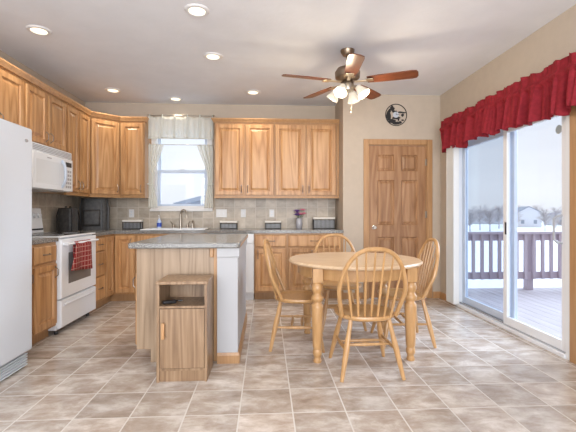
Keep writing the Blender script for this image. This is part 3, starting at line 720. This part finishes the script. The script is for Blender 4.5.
# ------------------------------------------------------------------ recessed lights
for i, (x, y, lb) in enumerate([(-1.957, 3.483, 'lit recessed ceiling light nearest the left wall cabinets'), (-.536, 3.071, 'lit recessed ceiling light at the top edge of the view'),
        (-.533, 3.961, 'lit recessed ceiling light between island and fan'), (-1.962, 5.128, 'lit recessed ceiling light before the corner cabinet'),
        (-1.245, 5.484-.02, 'lit recessed ceiling light above the sink window'), (-.169, 5.11, 'lit recessed ceiling light before the right wall cabinets')]):
    r = thing('recessed_light', lb, 'ceiling light', (x, y, ZC), 0, 'recessed lights in the kitchen ceiling')
    vs = []; fs = []; n = 32; pr = [(.066, -.012), (.085, -.012), (.096, -.004), (.097, -.0005), (.066, -.0005)]
    for q, z in pr: vs += [(q*math.cos(2*PI*j/n), q*math.sin(2*PI*j/n), z) for j in range(n)]
    for a in range(len(pr)):
        b = (a+1)%len(pr)
        for j in range(n): l = (j+1)%n; fs.append((a*n+j, a*n+l, b*n+l, b*n+j))
    MB().add(vs, fs).build('trim_ring', 'white_paint', r)
    MB().lathe([(.02, -.009), (.05, -.007), (.065, -.0005)], 28).build('lamp', 'lamp_warm', r)
    light('downlight', 'SPOT', (x, y, ZC-.02), (0, 0, 0), 6 if i == 4 else 17, (1, .88, .72), spot_size=math.radians(150), spot_blend=.8, shadow_soft_size=.06)

# ------------------------------------------------------------------ wall clock
r = thing('wall_clock', 'black cut-out disc clock with silver centre above the door', 'clock', (1.735, YD-.003, 2.45))
R1 = .143
m = MB().tube([(R1*math.cos(2*PI*k/48), 0, R1*math.sin(2*PI*k/48)) for k in range(48)], .006, 6, closed=True); m.build('rim', 'black', r)
def blob(m, cx, cz, rx, rz_, seed, y=-.002):
    q = random.Random(seed); n = 18; ph = [q.uniform(.72, 1.2) for _ in range(n)]
    pts = []
    for i in range(n):
        s = (ph[i]+ph[(i+1)%n])/2; x = cx+rx*s*math.cos(2*PI*i/n); z = cz+rz_*s*math.sin(2*PI*i/n); d = math.hypot(x, z)
        if d > R1: x *= R1/d; z *= R1/d
        pts.append((x, z))
    m.prism(pts, -.002, .002, Matrix(((1,0,0,0),(0,0,1,y),(0,1,0,0),(0,0,0,1))))
m = MB()
for i, (cx, cz, rx, rz_) in enumerate([(-.105, -.01, .03, .07), (-.06, -.085, .055, .03), (-.055, .085, .03, .035), (0, -.11, .05, .022), (-.02, .04, .04, .018), (.085, -.005, .018, .022), (.06, .035, .04, .012), (.085, -.07, .02, .012), (.03, -.06, .012, .03), (-.09, .05, .02, .03), (.0, -.04, .06, .02), (.1, .03, .03, .01), (.055, -.10, .02, .02)]):
    blob(m, cx, cz, rx, rz_, i, -.002-.0001*i)
m.build('cutout_disc', 'black', r, smooth=False)
MB().lathe([(.040, 0), (.040, .003)], 24, Matrix.Translation((-.005, -.006, 0)) @ Matrix.Rotation(PI/2, 4, 'X')).build('centre_label', 'silver_label', r)
MB().box(-.006, -.002, -.013, -.011, -.005, .06).box(-.005, .038, -.015, -.013, -.002, .002).build('hands', 'black', r)

# ------------------------------------------------------------------ red valance, blinds
r = thing('valance', 'gathered red fabric valance over the patio door', 'valance', (0, 0, 0))
VY0, VY1, VX = 2.55, 4.86, 2.245
q = random.Random(3); knots = [q.uniform(-1, 1) for _ in range(260)]
def kn(t): t = t % 250; i = int(t); f = t-i; f = f*f*(3-2*f); return knots[i]*(1-f)+knots[i+1]*f
Ltot = (VY1-VY0)+2*(XR-.004-VX)
def path(u):
    s = u*Ltot; rr_ = XR-.004-VX
    if s < rr_: return (XR-.004-s, VY0, (0, -1))
    if s > Ltot-rr_: return (VX+(s-(Ltot-rr_)), VY1, (0, 1))
    return (VX, VY0+s-rr_, (-1, 0))
def vfn(u, v):      # v 0 hem .. 1 top ruffle
    x, y, nn = path(u); t = u*62
    hem = 1.885+.024*abs(math.sin(u*44))+.04*kn(u*20+40)
    zt = 2.305+.008*kn(u*60)+.014*kn(u*24+9)
    z = hem+(zt-hem)*v
    amp = .036*(1-v)**.8+.006 if v < .66 else (.005 if v < .80 else .005+.012*(v-.8)/.2)
    wv = math.sin(t*1.35+2.5*kn(u*20))*amp+.6*kn(u*150+v*2)*amp
    puff = .022*math.sin(PI*(v-.66)/.15) if .66 < v < .81 else 0
    o = .012+wv+puff
    end = min(1, min(u, 1-u)*40)
    return (x+nn[0]*o*end, y+nn[1]*o*end, z)
MB().grid(vfn, 520, 26).build('gathered_fabric', 'red_cloth', r, solid=.002, angle=80)
MB().box(VX+.012, VX+.020, VY0+.01, VY1-.01, 2.19, 2.225).box(VX+.012, XR-.002, VY0+.006, VY0+.012, 2.19, 2.225).box(VX+.012, XR-.002, VY1-.012, VY1-.006, 2.19, 2.225).build('curtain_rod', 'white_paint', r, smooth=False)
r = thing('vertical_blind', 'cream vertical blind stacked at the far side of the patio door', 'blind', (0, 0, 0))
B(2.27, 2.335, 2.80, 4.80, 1.985, 2.035).build('headrail', 'blind', r, bevel=.003)
for k in range(9):
    y = 4.60+k*.022
    MB().box(2.262, 2.338, y, y+.003, .035, 1.983, Matrix.Translation((2.3, y, 0)) @ Matrix.Rotation(math.radians(8-2*k), 4, 'Z') @ Matrix.Translation((-2.3, -y, 0))).build('vane', 'blind', r, smooth=False)

# ------------------------------------------------------------------ kitchen window curtains
def rod(z, x0, x1, y, rad, fin, label):
    r = thing('curtain_rod', label, 'curtain rod', (0, 0, 0))
    MB().tube([(x0, y, z), (x1, y, z)], rad, 10).build('pole', 'nickel', r)
    for x in (x0, x1):
        s = -1 if x == x0 else 1
        if fin: MB().lathe([(.006, 0), (.014, .008), (.016, .018), (.010, .030), (.002, .034)], 14, Matrix.Translation((x, y, z)) @ Matrix.Rotation(s*PI/2, 4, 'Y')).build('finial', 'nickel', r)
        MB().tube([(x-s*.04, y, z), (x-s*.04, YB-.0142, z-.01)], .005, 8).build('bracket', 'nickel', r)
    return r
yc = YB-.25
rod(2.49, -1.60, -.745, yc+.012, .006, True, 'thin rod carrying the sheer valance over the sink window')
rod(2.085, -1.615, -.735, yc+.012, .004, False, 'thin cafe rod across the sink window carrying tied back curtains')
r = thing('sheer_valance', 'sheer cream tab top valance across the top of the sink window', 'valance', (0, 0, 0))
def sv(u, v):
    x = -1.615+.885*u
    return (x, yc-.012+.008*math.sin(u*75)*(1-v*.6), 2.165+.29*v+.003*math.sin(u*30)*(1-v)+.012*v*abs(math.cos(u*PI*5)))
MB().grid(sv, 120, 8).build('panel', 'sheer', r, solid=.001, angle=80)
for k in range(6):
    x = -1.60+.855*k/5
    m = MB()
    m.tube([(x, yc-.022, 2.45), (x, yc-.004, 2.49), (x, yc+.012, 2.503), (x, yc+.026, 2.49), (x, yc+.020, 2.46)], .007, 6); m.box(x-.009, x+.009, yc-.026, yc-.021, 2.168, 2.46)
    m.build('tab', 'sheer_hem', r)
B(-1.615, -.73, yc-.026, yc-.022, 2.160, 2.180).build('hem', 'sheer_hem', r)
for s, lab in ((-1, 'sheer curtain tied back at the left of the sink window'), (1, 'sheer curtain tied back at the right of the sink window')):
    r = thing('tieback_curtain', lab, 'curtain', (-1.175, 0, 0))
    def tc_(u, v):   # v 0 top..1 bottom ; outer edge fixed
        z = 2.08-.87*v
        if v < .62: wd = .215-.15*math.sin(PI/2*(v/.62))**1.3
        else: wd = .065+.055*math.sin(PI/2*((v-.62)/.38))
        x = s*(.440-wd*u)
        return (x, yc-.006+.012*math.sin(u*24+v*3)*(1-.3*v)-.008*u, z)
    MB().grid(tc_, 48, 36).build('panel', 'sheer', r, solid=.001, angle=80)
    zt = 2.08-.87*.62
    MB().tube([(s*.448, yc-.02, zt), (s*.405, yc-.028, zt-.01), (s*.365, yc-.022, zt), (s*.38, yc+.02, zt+.01), (s*.44, yc+.02, zt+.005)], .007, 6, closed=True).build('tieback', 'sheer_hem', r)
    for k in range(4):
        x = s*(.425-k*.05)
        MB().tube([(x, yc-.006, 2.075), (x, yc-.002, 2.093), (x, yc+.012, 2.099), (x, yc+.022, 2.085)], .005, 6).build('tab', 'sheer_hem', r)

# ------------------------------------------------------------------ counter objects
r = thing('appliance_cover', 'smaller black quilted appliance cover on the counter beyond the stove', 'appliance cover', (-2.40, 4.88, .9155), math.radians(4), 'black appliance covers')
def cover(r, wx, wy, h, top=.85):
    m = MB(); n = 7; vs = []; fs = []
    lv = [(1, 0), (1.02, .3*h), (1, .75*h), (.97, .92*h), (top, h)]
    ring = []
    for k in range(32):
        a = 2*PI*k/32; c, s = math.cos(a), math.sin(a); ring.append((math.copysign(abs(c)**.35, c)*wx/2, math.copysign(abs(s)**.35, s)*wy/2))
    q = random.Random(int(h*1000))
    for sc, z in lv: vs += [(x*sc*(1+q.uniform(-.012, .012)), y*sc*(1+q.uniform(-.012, .012)), z) for x, y in ring]
    for a in range(len(lv)-1):
        for i in range(32): j = (i+1)%32; fs.append((a*32+i, a*32+j, (a+1)*32+j, (a+1)*32+i))
    fs.append(tuple(range((len(lv)-1)*32, len(lv)*32))); fs.append(tuple(range(31, -1, -1)))
    m.add(vs, fs).build('fabric_shell', 'black_cloth', r, angle=70)
    for sx in (-1, 1):
        for sy in (-1, 1):
            MB().tube([(sx*wx*.485, sy*wy*.485, .01), (sx*wx*.49, sy*wy*.49, .7*h), (sx*wx*.45*top, sy*wy*.45*top, h)], .006, 6).build('piping', 'black', r)
cover(r, .17, .21, .285, .9)
for s in (-1, 1): MB().tube([(0, s*.08, .28), (.0, s*.08, .30), (0, s*.05, .305), (0, s*.03, .28)], .006, 6).build('loop', 'black', r)
r = thing('appliance_cover', 'taller black appliance cover with pocket in the counter corner', 'appliance cover', (-2.30, 5.40, .9155), math.radians(18), 'black appliance covers')
cover(r, .34, .28, .415, .93)
MB().grid(lambda u, v: (-.13+.2*u, -.146-.006*math.sin(PI*u)-.004*v, .05+.22*v), 10, 6).build('pocket', 'black_cloth', r, solid=.006)
MB().tube([(-.13, -.150, .272), (.07, -.150, .272)], .005, 6).build('pocket_edge', 'black', r)
MB().tube([(.09, -.142, .01), (.09, -.144, .30), (.085, -.13, .41)], .007, 6).build('strap', 'black', r)
# wire holders with pale lids
def holder(x, y, wd, h, lab, rz=0):
    r = thing('countertop_basket', lab, 'basket', (x, y, .9155), rz, 'black baskets with pale tops on the back counter')
    m = MB(); d = .10
    for sx in (-1, 1):
        for sy in (-1, 1): m.box(sx*wd/2-.005, sx*wd/2+.005, sy*d/2-.005, sy*d/2+.005, 0, h-.03)
    nn = int(wd/.018)
    for k in range(1, nn):
        xx = -wd/2+wd*k/nn
        for sy in (-1, 1): m.box(xx-.0025, xx+.0025, sy*d/2-.0025, sy*d/2+.0025, .008, h-.03)
    m.box(-wd/2, wd/2, -d/2, d/2, 0, .008); m.build('frame', 'wicker', r, smooth=False)
    B(-wd/2+.008, wd/2-.008, -d/2+.008, d/2-.008, .009, h-.045).build('inner_box', 'plastic_grey', r, smooth=False)
    B(-wd/2-.008, wd/2+.008, -d/2-.008, d/2+.008, h-.03, h).build('lid', 'paper', r, bevel=.006)
holder(-1.87, 5.60, .24, .13, 'black wire basket with pale top left of the sink')
holder(-.53, 5.60, .23, .115, 'black wire basket with pale top just right of the sink')
holder(.10, 5.60, .22, .115, 'black wire basket with pale top left of the flower vase')
holder(.83, 5.58, .30, .165, 'larger black wire basket with pale top beside the pantry wall')
# flowers
r = thing('vase', 'grey metal vase on the back counter holding the flowers', 'vase', (.475, 5.58, .9155))
MB().lathe([(.035, 0), (.042, .01), (.050, .08), (.044, .12), (.038, .14), (.046, .155), (.040, .156), (.03, .14)], 24).build('vase_body', 'vase', r)
r = thing('bouquet', 'pink and purple flowers in the grey vase', 'flowers', (.475, 5.58, 1.06))
q = random.Random(5)
for k in range(11):
    a = q.uniform(0, 2*PI); d = q.uniform(.01, .075); x, y, z = d*math.cos(a)*1.1, d*math.sin(a)*.7, q.uniform(.05, .13)
    pur = x < -.005
    st_ = MB().tube([(x*.2, y*.2, -.07), (x*.6, y*.6, .02), (x, y, z)], .002, 5).build('stem', 'leaf', r)
    m = MB()
    for j in range(3):
        for i in range(6):
            an = 2*PI*i/6+j*.5; rr_ = .012+.009*j
            xf = Matrix.Translation((x, y, z-.004*j)) @ Matrix.Rotation(an, 4, 'Z') @ Matrix.Rotation(-.9+.35*j, 4, 'Y')
            m.add([(0, -.004, 0), (rr_, -.011, .003), (rr_*1.7, 0, 0), (rr_, .011, .003), (0, .004, 0)], [(0, 1, 2, 3, 4)], xf)
    m.build('blossom', 'petal_purple' if pur else 'petal_pink', r, solid=.002)
# outlets
def outlet(x, z, gangs, lab, kind='outlet', wall='back'):
    r = thing('wall_'+kind if kind != 'outlet' else 'power_outlet', lab, kind, (x, YB-.0085, z), 0, 'white wall plates on the backsplash')
    w_ = .072*gangs+(.01 if gangs > 1 else 0)
    B(-w_/2, w_/2, -.006, 0, -.058, .058).build('cover_plate', 'white_paint', r, bevel=.002)
    for g in range(gangs):
        cx = (g-(gangs-1)/2)*.046*1.3
        if kind == 'outlet':
            for s in (-1, 1): 
                f = MB().lathe([(.016, 0), (.015, .002)], 14, Matrix.Translation((cx, -.006, s*.021)) @ Matrix.Rotation(PI/2, 4, 'X')).build('socket', 'enamel', r)
                MB().box(cx-.007, cx-.005, -.0088, -.0078, s*.021-.005, s*.021+.005).box(cx+.005, cx+.007, -.0088, -.0078, s*.021-.005, s*.021+.005).build('slots', 'black', f)
        else: B(cx-.006, cx+.006, -.014, -.006, -.012, .012).build('toggle', 'enamel', r, bevel=.002)
outlet(-1.925, 1.135, 1, 'single white outlet on the backsplash near the corner')
outlet(-.645, 1.135, 2, 'double white switch plate right of the sink window', 'switch')
outlet(-.33, 1.135, 1, 'single white switch plate on the backsplash between its neighbours', 'switch')
outlet(.085, 1.135, 1, 'single white outlet on the backsplash left of the flowers')

# ------------------------------------------------------------------ outside
struct(B(XR+.15, 7.5, .5, 6.2, -.20, -.13).build('deck_base', 'dark_gap', smooth=False)).name = 'floor_deck_frame'
m = MB()
x = XR+.152
while x < 7.3: m.box(x, x+.136, .5, 6.25, -.13, -.10); x += .142
o = m.build('floor_deck', 'decking', smooth=False); struct(o)
r = thing('deck_railing', 'grey brown wooden railing along the far side of the deck', 'railing', (0, 6.0, -.10))
B(2.52, 7.19, -.05, .07, .90, .94).build('cap_rail', 'rail_paint', r, bevel=.004)
B(2.52, 7.3, .0, .035, .80, .90).build('top_rail', 'rail_paint', r, smooth=False)
B(2.52, 7.3, .0, .035, .19, .30).build('bottom_rail', 'rail_paint', r, smooth=False)
for px in (2.56, 4.24, 5.9): B(px-.05, px+.05, .036, .136, 0, .90).build('post', 'rail_paint', r, smooth=False)
x = 2.70
while x < 7.2:
    B(x-.022, x+.022, -.036, -.001, .19, .90).build('baluster', 'rail_paint', r, smooth=False); x += .142
r = thing('deck_railing', 'grey brown wooden railing along the outer right side of the deck', 'railing', (7.25, 0, -.10))
B(-.05, .07, .5, 6.0, .90, .94).build('cap_rail', 'rail_paint', r, bevel=.004)
B(.0, .035, .5, 5.94, .80, .90).build('top_rail', 'rail_paint', r, smooth=False)
B(.0, .035, .5, 6.0, .19, .30).build('bottom_rail', 'rail_paint', r, smooth=False)
gz = -3.7
struct(B(-150, 190, 6.5, 300, gz-.2, gz).build('ground', 'snow', smooth=False))
def house(x, y, wd, dp, hw_, hr, lab, rz=0, siding='far_siding'):
    r = thing('house', lab, 'house', (x, y, gz), rz, 'houses beyond the garden')
    MB().prism([(-wd/2, 0), (wd/2, 0), (wd/2, hw_), (0, hw_+hr), (-wd/2, hw_)], 0, dp, Matrix(((1,0,0,0),(0,0,1,0),(0,1,0,0),(0,0,0,1)))).build('walls', siding, r, smooth=False)
    e = .4; k = hr/(wd/2)
    MB().prism([(-wd/2-e, hw_-e*k), (0, hw_+hr), (wd/2+e, hw_-e*k), (wd/2+e, hw_-e*k+.25), (0, hw_+hr+.25), (-wd/2-e, hw_-e*k+.25)], -e, dp+e, Matrix(((1,0,0,0),(0,0,1,0),(0,1,0,0),(0,0,0,1)))).build('roof', 'far_roof', r, smooth=False)
    for i in range(2):
        for z in (1.2, 4.0):
            if z+1.3 < hw_: B(-wd/4+i*wd/2-.5, -wd/4+i*wd/2+.5, -.05, 0, z, z+1.3).build('window', 'far_window', r, smooth=False)
    return r
# world position from a bearing
def at(px, d): k = (px-288)/390; s, c = math.sin(math.atan(22/390)), math.cos(math.atan(22/390)); return (d*(s+k*c), d*(c-k*s))
h = at(529, 132); house(h[0], h[1], 7.6, 9, 4.9, 2.0, 'pale two storey house seen over the deck railing', math.radians(-18))
h = at(573, 150); house(h[0], h[1], 15, 9, 4.2, 2.0, 'low pale house at the right behind the deck railing', math.radians(-30))
h = at(488, 170); house(h[0], h[1], 14, 9, 3.6, 1.8, 'low pale house seen through the far patio panel', math.radians(-25))
h = at(205, 24); house(h[0], h[1]+2, 3.8, 7, 5.35, .5, 'grey roofed house seen low in the sink window', math.radians(0), 'far_roof')
def tree(px, d, ht, cw, lab, proto=[]):
    x, y = at(px, d)
    r = thing('bare_tree', lab, 'tree', (x, y, gz), rnd.uniform(0, 6), 'bare trees beyond the deck')
    MB().tube([(0, 0, 0), (0, 0, ht*.4), (.1, 0, ht*.7)], [.16, .12, .06], 6).build('trunk', 'bark', r)
    m = MB(); q = random.Random(int(px*7+d))
    for k in range(90):
        a = q.uniform(0, 2*PI); h0 = ht*q.uniform(.25, .75); rr_ = cw*q.uniform(.4, 1)*.5; h1 = h0+ht*q.uniform(.1, .3)
        h1 = min(h1, ht); b = Vector((rr_*math.cos(a)*math.sin(PI*min(1, h1/ht)*.9+.2), rr_*math.sin(a), h1))
        s0 = Vector((0, 0, h0)); mid = s0.lerp(b, .5)+Vector((0, 0, ht*.03))
        m.tube([s0, mid, b], [.06, .04, .015], 3)
        for j in range(3): e2 = mid.lerp(b, q.random())+Vector((q.uniform(-.6, .6), q.uniform(-.6, .6), q.uniform(.1, .7))); m.tube([mid, e2], [.03, .012], 3)
    m.build('branches', 'bark', r, smooth=False)
for px, d, ht, cw, lab in [(470, 95, 6.4, 6, 'bare tree at the far left of the patio view'), (480, 110, 7.4, 7, 'bare tree second from left in the patio view'), (490, 100, 6.6, 6, 'bare tree third from left in the patio view'), (499, 120, 7.6, 6, 'bare tree left of the sliding door stile'),
        (513, 105, 6.2, 6, 'bare tree left of the two storey house'), (519, 160, 8.6, 6, 'tall bare tree behind the two storey house'), (537, 158, 8.8, 8, 'tall bare tree behind the right of the two storey house'), (545, 104, 6.0, 5, 'bare tree right of the two storey house'),
        (556, 128, 6.9, 6, 'bare tree midway between the two houses at right'), (563, 98, 5.6, 6, 'bare tree beside the low house at right'), (460, 105, 6.4, 5, 'bare tree partly hidden by the stacked blind')]:
    tree(px, d, ht, cw, lab)
